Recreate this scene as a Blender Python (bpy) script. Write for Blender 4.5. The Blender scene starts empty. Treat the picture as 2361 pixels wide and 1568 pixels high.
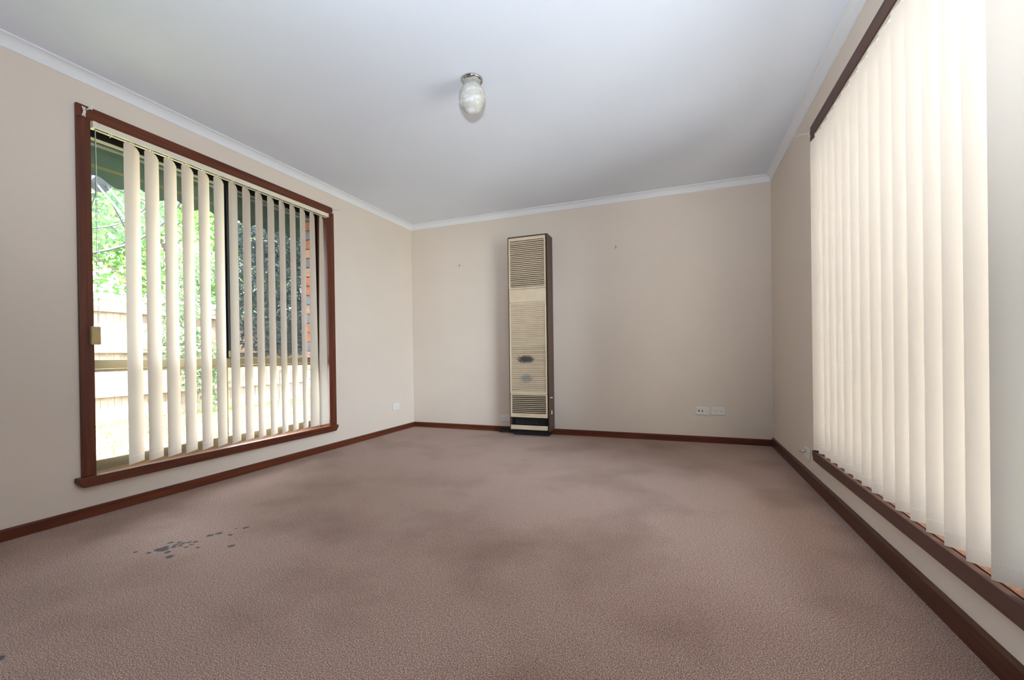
import bpy, bmesh, math, random
from mathutils import Vector, Matrix

random.seed(7)
SC = bpy.context.scene
C = SC.collection

# ------------------------------------------------------------------ camera
IMG_W, IMG_H = 2361, 1568
CAM = Vector((2.9746, -4.4392, 0.8444))
YAW, PITCH, ROLL, FOCAL = 0.374, -0.004, -0.0143, 1004.15
SHX, SHY = -7.2, 37.63
fwd = Vector((-math.sin(YAW) * math.cos(PITCH), math.cos(YAW) * math.cos(PITCH), math.sin(PITCH)))
right = Vector((math.cos(YAW), math.sin(YAW), 0))
up = right.cross(fwd)
r2 = math.cos(ROLL) * right + math.sin(ROLL) * up
u2 = -math.sin(ROLL) * right + math.cos(ROLL) * up
cd = bpy.data.cameras.new('camera')
cam = bpy.data.objects.new('camera', cd)
C.objects.link(cam)
M4 = Matrix((r2, u2, -fwd)).transposed().to_4x4()
M4.translation = CAM
cam.matrix_world = M4
cd.sensor_fit = 'HORIZONTAL'
cd.sensor_width = 36.0
cd.lens = FOCAL * 36.0 / IMG_W
cd.shift_x = -SHX / IMG_W
cd.shift_y = SHY / IMG_W
cd.clip_start = 0.02
cd.clip_end = 300
SC.camera = cam

# ------------------------------------------------------------------ world, sun, flash, exposure
W_, H_ = 3.7386, 2.4
world = bpy.data.worlds.new('World')
SC.world = world
world.use_nodes = True
bg = world.node_tree.nodes['Background']
bg.inputs[0].default_value = (0.76, 0.87, 1.0, 1)
bg.inputs[1].default_value = 6.2

sd = bpy.data.lights.new('sun', 'SUN')
sd.energy = 15.0
sd.angle = 0.02
sd.color = (1.0, 0.97, 0.92)
sun = bpy.data.objects.new('sun', sd)
C.objects.link(sun)
sun.location = (2, -3, 9)
sun.rotation_euler = Vector((0.35, -0.45, 0.82)).to_track_quat('Z', 'Y').to_euler()

# the camera's own flash head, on top of the camera
fd = bpy.data.lights.new('camera_flash', 'SPOT')
fd.energy = 58
fd.color = (0.77, 0.88, 1.0)
fd.shadow_soft_size = 0.03
fd.spot_size = math.radians(150)
fd.spot_blend = 1.0
flash = bpy.data.objects.new('camera_flash', fd)
C.objects.link(flash)
flash.location = CAM + Vector((0, 0, 0.30))
flash.rotation_euler = (-(Vector((-0.24, 0.56, 0.79)))).to_track_quat('Z', 'Y').to_euler()

# portals in the two window openings (sampling guides for the daylight)
def portal(name, loc, rot, sx, sy):
    d = bpy.data.lights.new(name, 'AREA')
    d.shape = 'RECTANGLE'
    d.size, d.size_y = sx, sy
    d.cycles.is_portal = True
    o = bpy.data.objects.new(name, d)
    C.objects.link(o)
    o.location = loc
    o.rotation_euler = rot
portal('daylight_portal', (-0.19, -2.2, 1.18), (0, -math.pi / 2, 0), 1.95, 1.75)
portal('daylight_portal', (W_ + 0.2, -2.22, 1.18), (0, math.pi / 2, 0), 1.95, 1.8)

vs = SC.view_settings
vs.view_transform = 'Standard'
vs.look = 'None'
vs.gamma = 1.0
vs.use_curve_mapping = False
vs.exposure = 2.25
SC.display_settings.display_device = 'sRGB'
SC.cycles.use_denoising = True
SC.cycles.max_bounces = 6
SC.cycles.diffuse_bounces = 4
SC.cycles.use_adaptive_sampling = True
SC.cycles.adaptive_threshold = 0.02
SC.cycles.transparent_max_bounces = 12
SC.cycles.sample_clamp_indirect = 8.0
SC.cycles.caustics_reflective = False
SC.cycles.caustics_refractive = False

# ------------------------------------------------------------------ materials
def s2l(c):
    return tuple(((v / 255) / 12.92 if v / 255 <= 0.04045 else ((v / 255 + 0.055) / 1.055) ** 2.4) for v in c) + (1.0,)

class NT:
    def __init__(self, name):
        self.m = bpy.data.materials.new(name)
        self.m.use_nodes = True
        self.t = self.m.node_tree
        self.b = self.t.nodes['Principled BSDF']
        self.out = self.t.nodes['Material Output']
    def n(self, typ, **kw):
        nd = self.t.nodes.new(typ)
        for k, v in kw.items():
            if k.startswith('i_'):
                key = k[2:]
                nd.inputs[int(key) if key.isdigit() else key].default_value = v
            else:
                setattr(nd, k, v)
        return nd
    def l(self, a, b):
        self.t.links.new(a, b)
    def ramp(self, src, stops):
        r = self.n('ShaderNodeValToRGB')
        while len(r.color_ramp.elements) < len(stops):
            r.color_ramp.elements.new(0.5)
        for e, (p, c) in zip(r.color_ramp.elements, stops):
            e.position = p
            e.color = c
        self.l(src, r.inputs[0])
        return r.outputs[0]
    def noise(self, vec, scale, detail=3, rough=0.5):
        nd = self.n('ShaderNodeTexNoise')
        nd.inputs['Scale'].default_value = scale
        nd.inputs['Detail'].default_value = detail
        nd.inputs['Roughness'].default_value = rough
        if vec is not None:
            self.l(vec, nd.inputs['Vector'])
        return nd.outputs['Fac']
    def pos(self):
        return self.n('ShaderNodeNewGeometry').outputs['Position']
    def mapping(self, vec, scale, loc=(0, 0, 0)):
        nd = self.n('ShaderNodeMapping')
        nd.inputs['Scale'].default_value = scale
        nd.inputs['Location'].default_value = loc
        self.l(vec, nd.inputs['Vector'])
        return nd.outputs[0]
    def math(self, op, a, b=None, clamp=False):
        nd = self.n('ShaderNodeMath', operation=op, use_clamp=clamp)
        for i, v in enumerate((a, b)):
            if v is None:
                continue
            if isinstance(v, (int, float)):
                nd.inputs[i].default_value = v
            else:
                self.l(v, nd.inputs[i])
        return nd.outputs[0]
    def mix(self, fac, a, b, mode='MIX'):
        nd = self.n('ShaderNodeMix', data_type='RGBA', blend_type=mode)
        for i, v in ((0, fac), (6, a), (7, b)):
            if isinstance(v, (int, float, tuple)):
                nd.inputs[i].default_value = v
            else:
                self.l(v, nd.inputs[i])
        return nd.outputs[2]
    def bump(self, h, strength, dist=0.01):
        nd = self.n('ShaderNodeBump')
        nd.inputs['Strength'].default_value = strength
        nd.inputs['Distance'].default_value = dist
        self.l(h, nd.inputs['Height'])
        self.l(nd.outputs[0], self.b.inputs['Normal'])
    def set(self, rough=0.6, metal=0.0, spec=None):
        self.b.inputs['Roughness'].default_value = rough
        self.b.inputs['Metallic'].default_value = metal
        if spec is not None:
            self.b.inputs['Specular IOR Level'].default_value = spec
        return self

def plain(name, rgb, rough=0.5, metal=0.0, var=0.06, scale=14.0, spec=None):
    """a flat colour with slight procedural unevenness"""
    k = NT(name).set(rough, metal, spec)
    f = k.noise(k.pos(), scale, 3)
    c = s2l(rgb)
    lo = tuple(v * (1 - var) for v in c[:3]) + (1,)
    hi = tuple(min(1, v * (1 + var)) for v in c[:3]) + (1,)
    k.l(k.ramp(f, [(0.3, lo), (0.7, hi)]), k.b.inputs['Base Color'])
    return k.m

def paint(name, rgb, rough=0.75, var=0.02):
    k = NT(name).set(rough, 0, 0.25)
    p = k.pos()
    f = k.noise(p, 1.3, 4)
    c = s2l(rgb)
    lo = tuple(v * (1 - var) for v in c[:3]) + (1,)
    hi = tuple(min(1, v * (1 + var)) for v in c[:3]) + (1,)
    k.l(k.ramp(f, [(0.35, lo), (0.65, hi)]), k.b.inputs['Base Color'])
    k.bump(k.noise(p, 180, 2), 0.06, 0.002)
    return k.m

def wood(name, dark, light, axis, rough=0.42):
    k = NT(name).set(rough, 0, 0.4)
    s = [38, 38, 38]
    s[axis] = 1.3
    v = k.mapping(k.pos(), tuple(s))
    f = k.noise(v, 1.0, 5, 0.6)
    s2 = [160, 160, 160]
    s2[axis] = 3
    g = k.noise(k.mapping(k.pos(), tuple(s2)), 1.0, 2)
    h = k.math('ADD', k.math('MULTIPLY', f, 0.7), k.math('MULTIPLY', g, 0.3))
    k.l(k.ramp(h, [(0.3, s2l(dark)), (0.7, s2l(light))]), k.b.inputs['Base Color'])
    k.bump(g, 0.08, 0.002)
    return k.m

MAT = {}
MAT['wall'] = paint('cream_wall_paint', (227, 213, 198))
MAT['ceiling'] = paint('white_ceiling_paint', (233, 238, 246), 0.85, 0.012)
MAT['cornice'] = paint('white_cornice_paint', (236, 236, 236), 0.6, 0.01)
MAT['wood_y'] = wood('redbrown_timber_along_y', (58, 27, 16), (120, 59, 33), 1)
MAT['wood_x'] = wood('redbrown_timber_along_x', (58, 27, 16), (120, 59, 33), 0)
MAT['wood_z'] = wood('redbrown_timber_upright', (58, 27, 16), (120, 59, 33), 2)
MAT['varnish'] = wood('glossy_varnished_sill', (110, 58, 34), (160, 92, 56), 1, 0.16)
MAT['varnish'].node_tree.nodes['Principled BSDF'].inputs['Coat Weight'].default_value = 1.0
MAT['varnish'].node_tree.nodes['Principled BSDF'].inputs['Coat Roughness'].default_value = 0.12
MAT['shaded_wood_y'] = wood('shade_darkened_timber_along_y', (46, 22, 12), (92, 48, 26), 1)  # timber colour darkened to paint in the weak light on the right skirting
MAT['rwood_y'] = wood('brown_painted_timber_along_y', (84, 54, 44), (98, 66, 54), 1, 0.5)
MAT['rwood_z'] = wood('brown_painted_timber_upright', (84, 54, 44), (98, 66, 54), 2, 0.5)
MAT['bronze'] = plain('bronze_aluminium', (128, 118, 92), 0.38, 0.55)
MAT['black_alu'] = plain('black_aluminium', (22, 26, 28), 0.3, 0.4)
MAT['chrome'] = plain('polished_nickel', (205, 200, 192), 0.12, 1.0, 0.02)
MAT['white_plastic'] = plain('white_plastic', (232, 230, 224), 0.3, 0, 0.02)
MAT['cream_plastic'] = plain('cream_plastic', (232, 222, 200), 0.4, 0, 0.02)
MAT['clip_plastic'] = plain('yellowed_clip_plastic', (196, 188, 150), 0.4, 0, 0.04)
MAT['tag'] = plain('tan_cord_weight', (190, 165, 115), 0.45, 0, 0.05)
MAT['hole'] = plain('dark_socket_hole', (24, 22, 22), 0.7, 0, 0.0)
MAT['slot'] = plain('grey_socket_slot', (92, 88, 86), 0.7, 0, 0.0)
MAT['heater_brown'] = wood('brown_woodgrain_metal', (72, 50, 38), (98, 70, 54), 2, 0.45)
MAT['heater_dark'] = plain('dark_heater_interior', (18, 18, 18), 0.7, 0, 0.1)
MAT['cable'] = plain('black_cable_sheath', (20, 22, 24), 0.45, 0, 0.05)
MAT['brass'] = plain('tarnished_brass', (130, 96, 52), 0.4, 0.8)
MAT['bead'] = plain('grey_metal_beads', (120, 120, 116), 0.35, 0.6)
MAT['brick_o'] = plain('orange_brick', (196, 118, 86), 0.9, 0, 0.18, 40)
MAT['brick_b'] = plain('bluegrey_brick', (140, 130, 138), 0.9, 0, 0.18, 40)
MAT['brick_p'] = plain('pink_brick', (202, 150, 128), 0.9, 0, 0.18, 40)
MAT['mortar'] = plain('pale_mortar', (190, 182, 168), 0.95, 0, 0.08, 60)
MAT['awning'] = plain('green_awning_canvas', (46, 74, 62), 0.8, 0, 0.08)
MAT['awning_stripe'] = plain('olive_canvas_stripe', (92, 92, 52), 0.8, 0, 0.06)
MAT['awning_bar'] = plain('grey_awning_bar', (112, 112, 108), 0.4, 0.3)
MAT['paling'] = plain('weathered_paling', (118, 98, 84), 0.9, 0, 0.22, 9)
MAT['shed'] = plain('pale_shed_cladding', (190, 186, 178), 0.7, 0, 0.03)
MAT['galv'] = plain('galvanised_steel', (26, 30, 37), 0.8, 0.0)
MAT['bark'] = plain('grey_bark', (92, 80, 70), 0.95, 0, 0.25, 18)
MAT['bounce_pale'] = plain('pale_bounce_slab', (168, 166, 164), 0.9, 0, 0.06, 6)
MAT['roof'] = plain('soffit_paint', (205, 200, 190), 0.8, 0, 0.03)

# fabric of the vertical blinds: half opaque, half glowing through
def fabric(name, rgb, trans):
    k = NT(name)
    p = k.pos()
    w = k.noise(k.mapping(p, (900, 900, 900)), 1.0, 1)
    c = s2l(rgb)
    col = k.ramp(w, [(0.2, tuple(v * 0.96 for v in c[:3]) + (1,)), (0.8, c)])
    d = k.n('ShaderNodeBsdfDiffuse')
    t = k.n('ShaderNodeBsdfTranslucent')
    k.l(col, d.inputs[0])
    tc = s2l((249, 240, 221))
    t.inputs[0].default_value = tc
    mx = k.n('ShaderNodeMixShader')
    mx.inputs[0].default_value = trans
    k.l(d.outputs[0], mx.inputs[1])
    k.l(t.outputs[0], mx.inputs[2])
    k.l(mx.outputs[0], k.out.inputs[0])
    return k.m
MAT['fabric'] = fabric('cream_blind_fabric', (211, 197, 183), 0.054)
MAT['hem'] = fabric('cream_stitching_thread', (246, 240, 230), 0.05)

def glass_mat():
    k = NT('window_glass')
    tr = k.n('ShaderNodeBsdfTransparent')
    tr.inputs[0].default_value = (0.95, 0.975, 0.965, 1)
    gl = k.n('ShaderNodeBsdfGlossy')
    gl.inputs['Roughness'].default_value = 0.0
    fr = k.n('ShaderNodeFresnel')
    fr.inputs[0].default_value = 1.45
    mx = k.n('ShaderNodeMixShader')
    k.l(fr.outputs[0], mx.inputs[0])
    k.l(tr.outputs[0], mx.inputs[1])
    k.l(gl.outputs[0], mx.inputs[2])
    k.l(mx.outputs[0], k.out.inputs[0])
    return k.m
MAT['glass'] = glass_mat()

def mesh_mat(name, rgb, opacity):
    k = NT(name)
    tr = k.n('ShaderNodeBsdfTransparent')
    d = k.n('ShaderNodeBsdfDiffuse')
    d.inputs[0].default_value = s2l(rgb)
    mx = k.n('ShaderNodeMixShader')
    f = k.noise(k.mapping(k.pos(), (700, 700, 700)), 1.0, 0)
    k.l(k.math('ADD', k.math('MULTIPLY', f, 0.1), opacity - 0.05), mx.inputs[0])
    k.l(tr.outputs[0], mx.inputs[1])
    k.l(d.outputs[0], mx.inputs[2])
    k.l(mx.outputs[0], k.out.inputs[0])
    return k.m
MAT['flyscreen'] = mesh_mat('grey_flyscreen_mesh', (70, 78, 90), 0.72)
MAT['dish_mesh'] = mesh_mat('fine_dish_mesh', (104, 124, 126), 0.22)

# alabaster globe
k = NT('alabaster_glass').set(0.15, 0, 0.4)
f = k.noise(k.mapping(k.pos(), (14, 14, 34)), 1.0, 5, 0.62)
k.l(k.ramp(f, [(0.32, s2l((178, 172, 160))), (0.5, s2l((196, 193, 185))), (0.66, s2l((222, 223, 222)))]), k.b.inputs['Base Color'])
k.b.inputs['Subsurface Weight'].default_value = 0.25
k.b.inputs['Subsurface Radius'].default_value = (0.02, 0.02, 0.018)
MAT['alabaster'] = k.m

# heater enamel with the burnt and the scraped mark on the middle louvres
def heater_enamel():
    k = NT('cream_heater_enamel').set(0.4, 0, 0.4)
    p = k.pos()
    base = k.ramp(k.noise(p, 9, 3), [(0.3, s2l((214, 194, 164))), (0.7, s2l((224, 205, 177)))])
    def blob(cx, cz, rx, rz, lo, hi, ns):
        v = k.mapping(p, (1 / rx, 0, 1 / rz), (-cx / rx, 0, -cz / rz))
        ln = k.n('ShaderNodeVectorMath', operation='LENGTH')
        k.l(v, ln.inputs[0])
        nz = k.noise(k.mapping(p, (45, 45, 160)), 1.0, 3, 0.7)
        d = k.math('ADD', ln.outputs['Value'], k.math('MULTIPLY', k.math('SUBTRACT', nz, 0.5), ns))
        mr = k.n('ShaderNodeMapRange')
        mr.inputs['From Min'].default_value = hi
        mr.inputs['From Max'].default_value = lo
        k.l(d, mr.inputs['Value'])
        return mr.outputs[0]
    b1 = blob(1.488, 0.793, 0.095, 0.040, 0.80, 1.0, 2.6)
    c1 = k.mix(k.math('MULTIPLY', b1, 0.9), base, s2l((48, 58, 72)))
    b2 = blob(1.497, 0.595, 0.07, 0.05, 0.6, 1.0, 2.8)
    c2 = k.mix(k.math('MULTIPLY', b2, 0.65), c1, s2l((128, 132, 138)))
    b3 = blob(1.47, 0.214, 0.085, 0.010, 0.3, 1.2, 1.2)
    c3 = k.mix(k.math('MULTIPLY', b3, 0.6), c2, s2l((196, 160, 92)))
    k.l(c3, k.b.inputs['Base Color'])
    return k.m
MAT['enamel'] = heater_enamel()

# carpet: mottled loop pile, broad soiling, ink-dark spill spots
def carpet():
    k = NT('mottled_brown_carpet').set(0.95, 0, 0.1)
    p = k.pos()
    a = k.noise(p, 300, 2, 0.75)
    c0 = k.ramp(a, [(0.34, s2l((20, 18, 24))), (0.44, s2l((116, 88, 80))), (0.55, s2l((186, 150, 132))), (0.66, s2l((255, 228, 206)))])
    b = k.noise(p, 110, 3, 0.7)
    c1 = k.mix(0.28, c0, k.ramp(b, [(0.3, s2l((88, 74, 74))), (0.5, s2l((160, 128, 114))), (0.7, s2l((196, 158, 130)))]))
    # broad wear
    w = k.noise(p, 1.7, 4, 0.55)
    c2 = k.mix(1.0, c1, k.ramp(w, [(0.30, (0.72, 0.66, 0.62, 1)), (0.52, (0.97, 0.96, 0.95, 1)), (0.75, (1.0, 1.0, 1.0, 1))]), 'MULTIPLY')
    spots = [((0.949, -2.904), .013), ((0.912, -2.929), .006), ((0.96, -2.992), .010), ((0.89, -2.997), .014), ((0.873, -3.031), .015),
             ((1.082, -3.077), .014), ((0.781, -3.149), .011), ((0.818, -3.134), .010), ((0.843, -3.13), .010), ((0.858, -3.114), .009),
             ((0.88, -3.102), .011), ((0.83, -3.156), .011), ((0.842, -3.171), .010), ((0.857, -3.153), .008), ((0.899, -3.154), .008),
             ((0.894, -3.127), .009), ((0.956, -3.139), .008), ((0.811, -3.188), .013), ((0.812, -3.212), .018), ((0.830, -3.206), .020),
             ((0.876, -3.217), .012), ((0.804, -3.251), .010), ((0.737, -3.265), .008), ((0.931, -3.24), .015), ((1.160, -3.827), .016)]
    nz = k.noise(p, 60, 2)
    wob = k.math('MULTIPLY', k.math('SUBTRACT', nz, 0.5), 0.02)
    acc = None
    for (sx, sy), r in spots:
        dn = k.n('ShaderNodeVectorMath', operation='DISTANCE')
        k.l(p, dn.inputs[0])
        dn.inputs[1].default_value = (sx, sy, 0.0)
        v = k.math('SUBTRACT', dn.outputs['Value'], r)
        acc = v if acc is None else k.math('MINIMUM', acc, v)
    acc = k.math('ADD', acc, wob)
    mr = k.n('ShaderNodeMapRange')
    mr.inputs['From Min'].default_value = 0.004
    mr.inputs['From Max'].default_value = -0.003
    k.l(acc, mr.inputs['Value'])
    c3 = k.mix(k.math('MULTIPLY', mr.outputs[0], 0.85), c2, s2l((40, 46, 56)))
    k.l(c3, k.b.inputs['Base Color'])
    k.b.inputs['Sheen Weight'].default_value = 0.15
    k.b.inputs['Sheen Roughness'].default_value = 0.6
    k.bump(a, 0.5, 0.004)
    return k.m
MAT['carpet'] = carpet()

def lawn_mat():
    k = NT('patchy_lawn').set(0.95, 0, 0.1)
    p = k.pos()
    f = k.noise(p, 5, 5, 0.65)
    k.l(k.ramp(f, [(0.3, s2l((58, 74, 34))), (0.5, s2l((104, 106, 70))), (0.7, s2l((146, 136, 112)))]), k.b.inputs['Base Color'])
    k.bump(k.noise(p, 60, 3), 0.5, 0.03)
    return k.m
MAT['lawn'] = lawn_mat()

def leaf_mat(name, a, b):
    k = NT(name)
    c = k.ramp(k.noise(k.pos(), 7, 3), [(0.3, s2l(a)), (0.7, s2l(b))])
    d = k.n('ShaderNodeBsdfDiffuse')
    t = k.n('ShaderNodeBsdfTranslucent')
    k.l(c, d.inputs[0])
    k.l(c, t.inputs[0])
    mx = k.n('ShaderNodeMixShader')
    mx.inputs[0].default_value = 0.4
    k.l(d.outputs[0], mx.inputs[1])
    k.l(t.outputs[0], mx.inputs[2])
    k.l(mx.outputs[0], k.out.inputs[0])
    return k.m
MAT['leaf_bright'] = leaf_mat('bright_green_leaves', (58, 98, 50), (104, 136, 66))
MAT['leaf_mid'] = leaf_mat('mid_green_leaves', (66, 84, 62), (104, 118, 84))
MAT['leaf_dark'] = leaf_mat('dark_grey_green_leaves', (38, 44, 46), (70, 78, 74))
MAT['grass'] = leaf_mat('grass_blades', (66, 92, 34), (120, 130, 62))

# ------------------------------------------------------------------ mesh helpers
class MB:
    def __init__(self):
        self.v, self.f = [], []
    def add(self, vs, fs):
        o = len(self.v)
        self.v += [tuple(q) for q in vs]
        self.f += [tuple(i + o for i in q) for q in fs]
        return self
    def box(self, x0, x1, y0, y1, z0, z1):
        x0, x1 = sorted((x0, x1)); y0, y1 = sorted((y0, y1)); z0, z1 = sorted((z0, z1))
        return self.add([(x0, y0, z0), (x1, y0, z0), (x1, y1, z0), (x0, y1, z0), (x0, y0, z1), (x1, y0, z1), (x1, y1, z1), (x0, y1, z1)],
                        [(0, 3, 2, 1), (4, 5, 6, 7), (0, 1, 5, 4), (1, 2, 6, 5), (2, 3, 7, 6), (3, 0, 4, 7)])
    def prism(self, prof, a0, a1, fn, m0=0.0, m1=0.0):
        """closed profile [(u, w)] swept from a0 to a1; fn(u, w, a) -> point; m0, m1 mitre by u"""
        n = len(prof)
        vs = [fn(u, w, a0 + m0 * u) for u, w in prof] + [fn(u, w, a1 + m1 * u) for u, w in prof]
        fs = [(i, (i + 1) % n, n + (i + 1) % n, n + i) for i in range(n)]
        fs += [tuple(range(n))[::-1], tuple(range(n, 2 * n))]
        return self.add(vs, fs)
    def tube(self, pts, r, seg=8, caps=True):
        pts = [Vector(p) for p in pts]
        rings = []
        n = len(pts)
        prev = None
        for i, p in enumerate(pts):
            t = (pts[min(i + 1, n - 1)] - pts[max(i - 1, 0)]).normalized()
            if prev is None:
                a = t.orthogonal().normalized()
            else:
                a = (prev - t * prev.dot(t)).normalized()
            prev = a
            b = t.cross(a)
            rr = r[i] if isinstance(r, (list, tuple)) else r
            rings.append([p + (a * math.cos(2 * math.pi * j / seg) + b * math.sin(2 * math.pi * j / seg)) * rr for j in range(seg)])
        vs = [q for rg in rings for q in rg]
        fs = []
        for i in range(n - 1):
            for j in range(seg):
                fs.append((i * seg + j, i * seg + (j + 1) % seg, (i + 1) * seg + (j + 1) % seg, (i + 1) * seg + j))
        if caps:
            fs.append(tuple(range(seg))[::-1])
            fs.append(tuple(range((n - 1) * seg, n * seg)))
        return self.add(vs, fs)
    def lathe(self, prof, c, seg=32, axis=(0, 0, 1)):
        """profile [(r, h)] about an axis through c"""
        ax = Vector(axis).normalized()
        a = ax.orthogonal().normalized()
        b = ax.cross(a)
        c = Vector(c)
        vs, fs = [], []
        for r, h in prof:
            for j in range(seg):
                t = 2 * math.pi * j / seg
                vs.append(c + ax * h + (a * math.cos(t) + b * math.sin(t)) * r)
        for i in range(len(prof) - 1):
            for j in range(seg):
                fs.append((i * seg + j, i * seg + (j + 1) % seg, (i + 1) * seg + (j + 1) % seg, (i + 1) * seg + j))
        fs.append(tuple(range(seg))[::-1])
        fs.append(tuple(range((len(prof) - 1) * seg, len(prof) * seg)))
        return self.add(vs, fs)
    def mesh(self, name, mat, bevel=0.0, smooth=False, segs=2):
        me = bpy.data.meshes.new(name)
        me.from_pydata(self.v, [], self.f)
        bm = bmesh.new()
        bm.from_mesh(me)
        bmesh.ops.remove_doubles(bm, verts=bm.verts, dist=1e-6)
        bmesh.ops.recalc_face_normals(bm, faces=bm.faces)
        if bevel:
            eds = [e for e in bm.edges if len(e.link_faces) == 2 and e.calc_face_angle(0) > 0.5]
            bmesh.ops.bevel(bm, geom=eds, offset=bevel, segments=segs, profile=0.5, affect='EDGES', clamp_overlap=True)
        if smooth:
            for f in bm.faces:
                f.smooth = True
            for e in bm.edges:
                if len(e.link_faces) == 2 and e.calc_face_angle(0) > 0.7:
                    e.smooth = False
        bm.to_mesh(me)
        bm.free()
        me.materials.append(MAT[mat])
        return me
    def obj(self, name, mat, parent=None, bevel=0.0, smooth=False, label=None, segs=2):
        return link(name, self.mesh(name, mat, bevel, smooth, segs), parent, label)

WORLD_LOC = {}
def world_loc(o):
    p = Vector(o.location)
    return p

def link(name, me, parent=None, label=None, loc=(0, 0, 0), rot=(0, 0, 0)):
    """location is always given in world space; parents only carry translations"""
    o = bpy.data.objects.new(name, me)
    C.objects.link(o)
    o.location = loc
    o.rotation_euler = rot
    if parent is not None:
        o.parent = parent
        o.matrix_parent_inverse = WORLD_LOC.get(parent.name, Matrix.Identity(4)).inverted()
    m = Matrix.Translation(Vector(loc)) @ o.rotation_euler.to_matrix().to_4x4()
    WORLD_LOC[o.name] = m
    if label:
        o['label'] = label
    return o

def empty(name, loc):
    o = link(name, None, None, None, loc)
    o.empty_display_size = 0.1
    return o

def tag(o, label, cat, group=None):
    o['label'] = label
    o['category'] = cat
    if group:
        o['group'] = group
    return o

def struct(o, label=None):
    o['kind'] = 'structure'
    if label:
        o['label'] = label
    return o

# ------------------------------------------------------------------ room shell
YB = -8.0            # wall behind the camera
WO = (-3.075, -1.345, 0.2, 2.16)     # left window: rough opening y0, y1, z0, z1
RO = (-3.105, -1.345, 0.2, 2.15)
struct(MB().box(-0.3, W_ + 0.3, YB - 0.1, 0.1, -0.12, 0.0).obj('floor', 'carpet'), 'mottled brown pink carpet with dark spill spots')
struct(MB().box(-0.3, W_ + 0.3, YB - 0.1, 0.1, H_, H_ + 0.12).obj('ceiling', 'ceiling'), 'flat white painted ceiling')
def holed_wall(name, x0, x1, op, mat):
    y0, y1, z0, z1 = op
    m = MB()
    m.box(x0, x1, YB, y0, 0, H_).box(x0, x1, y1, 0, 0, H_).box(x0, x1, y0, y1, 0, z0).box(x0, x1, y0, y1, z1, H_)
    return struct(m.obj(name, mat))
holed_wall('wall_left', -0.1, 0, WO, 'wall')['label'] = 'cream wall holding the tall window with open blinds'
holed_wall('wall_right', W_, W_ + 0.1, RO, 'wall')['label'] = 'cream wall holding the window with closed blinds'
struct(MB().box(-0.1, W_ + 0.1, 0, 0.1, 0, H_).obj('wall_back', 'wall'), 'cream wall behind the tall heater')
struct(MB().box(-0.1, W_ + 0.1, YB - 0.1, YB, 0, H_).obj('wall_front', 'wall'), 'cream wall behind the camera')

# skirting boards
def skirt_prof(h, t=0.013):
    return [(0, 0.0), (t, 0.0), (t, h - 0.006), (t - 0.006, h), (0, h)]
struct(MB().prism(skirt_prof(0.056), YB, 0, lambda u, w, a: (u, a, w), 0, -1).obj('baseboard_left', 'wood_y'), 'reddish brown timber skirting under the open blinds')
struct(MB().prism(skirt_prof(0.058), 0, W_, lambda u, w, a: (a, -u, w), 1, -1).obj('baseboard_back', 'wood_x'), 'reddish brown timber skirting either side of the heater')
struct(MB().prism(skirt_prof(0.076, 0.016), YB, 0, lambda u, w, a: (W_ - u, a, w), 0, -1).obj('baseboard_right', 'shaded_wood_y'), 'brown timber skirting under the closed blinds, colour darkened for shade')

# cove cornice with a small lip at the ceiling
def cornice_prof():
    dz, dx = 0.0586, 0.0445
    p = [(0, -dz), (0.004, -dz)]
    for i in range(1, 8):
        t = math.pi / 2 * i / 8
        p.append((0.004 + (dx - 0.006) * (1 - math.cos(t)), -dz + (dz - 0.008) * math.sin(t)))
    p += [(dx - 0.002, -0.008), (dx, -0.006), (dx, 0), (0, 0)]
    return p
cp = cornice_prof()
struct(MB().prism(cp, YB, 0, lambda u, w, a: (u, a, H_ + w), 0, -1).obj('trim_1', 'cornice'), 'white cove cornice above the open blinds')
struct(MB().prism(cp, 0, W_, lambda u, w, a: (a, -u, H_ + w), 1, -1).obj('trim_2', 'cornice'), 'white cove cornice above the heater wall')
struct(MB().prism(cp, YB, 0, lambda u, w, a: (W_ - u, a, H_ + w), 0, -1).obj('trim_3', 'cornice'), 'white cove cornice above the closed blinds')

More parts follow.
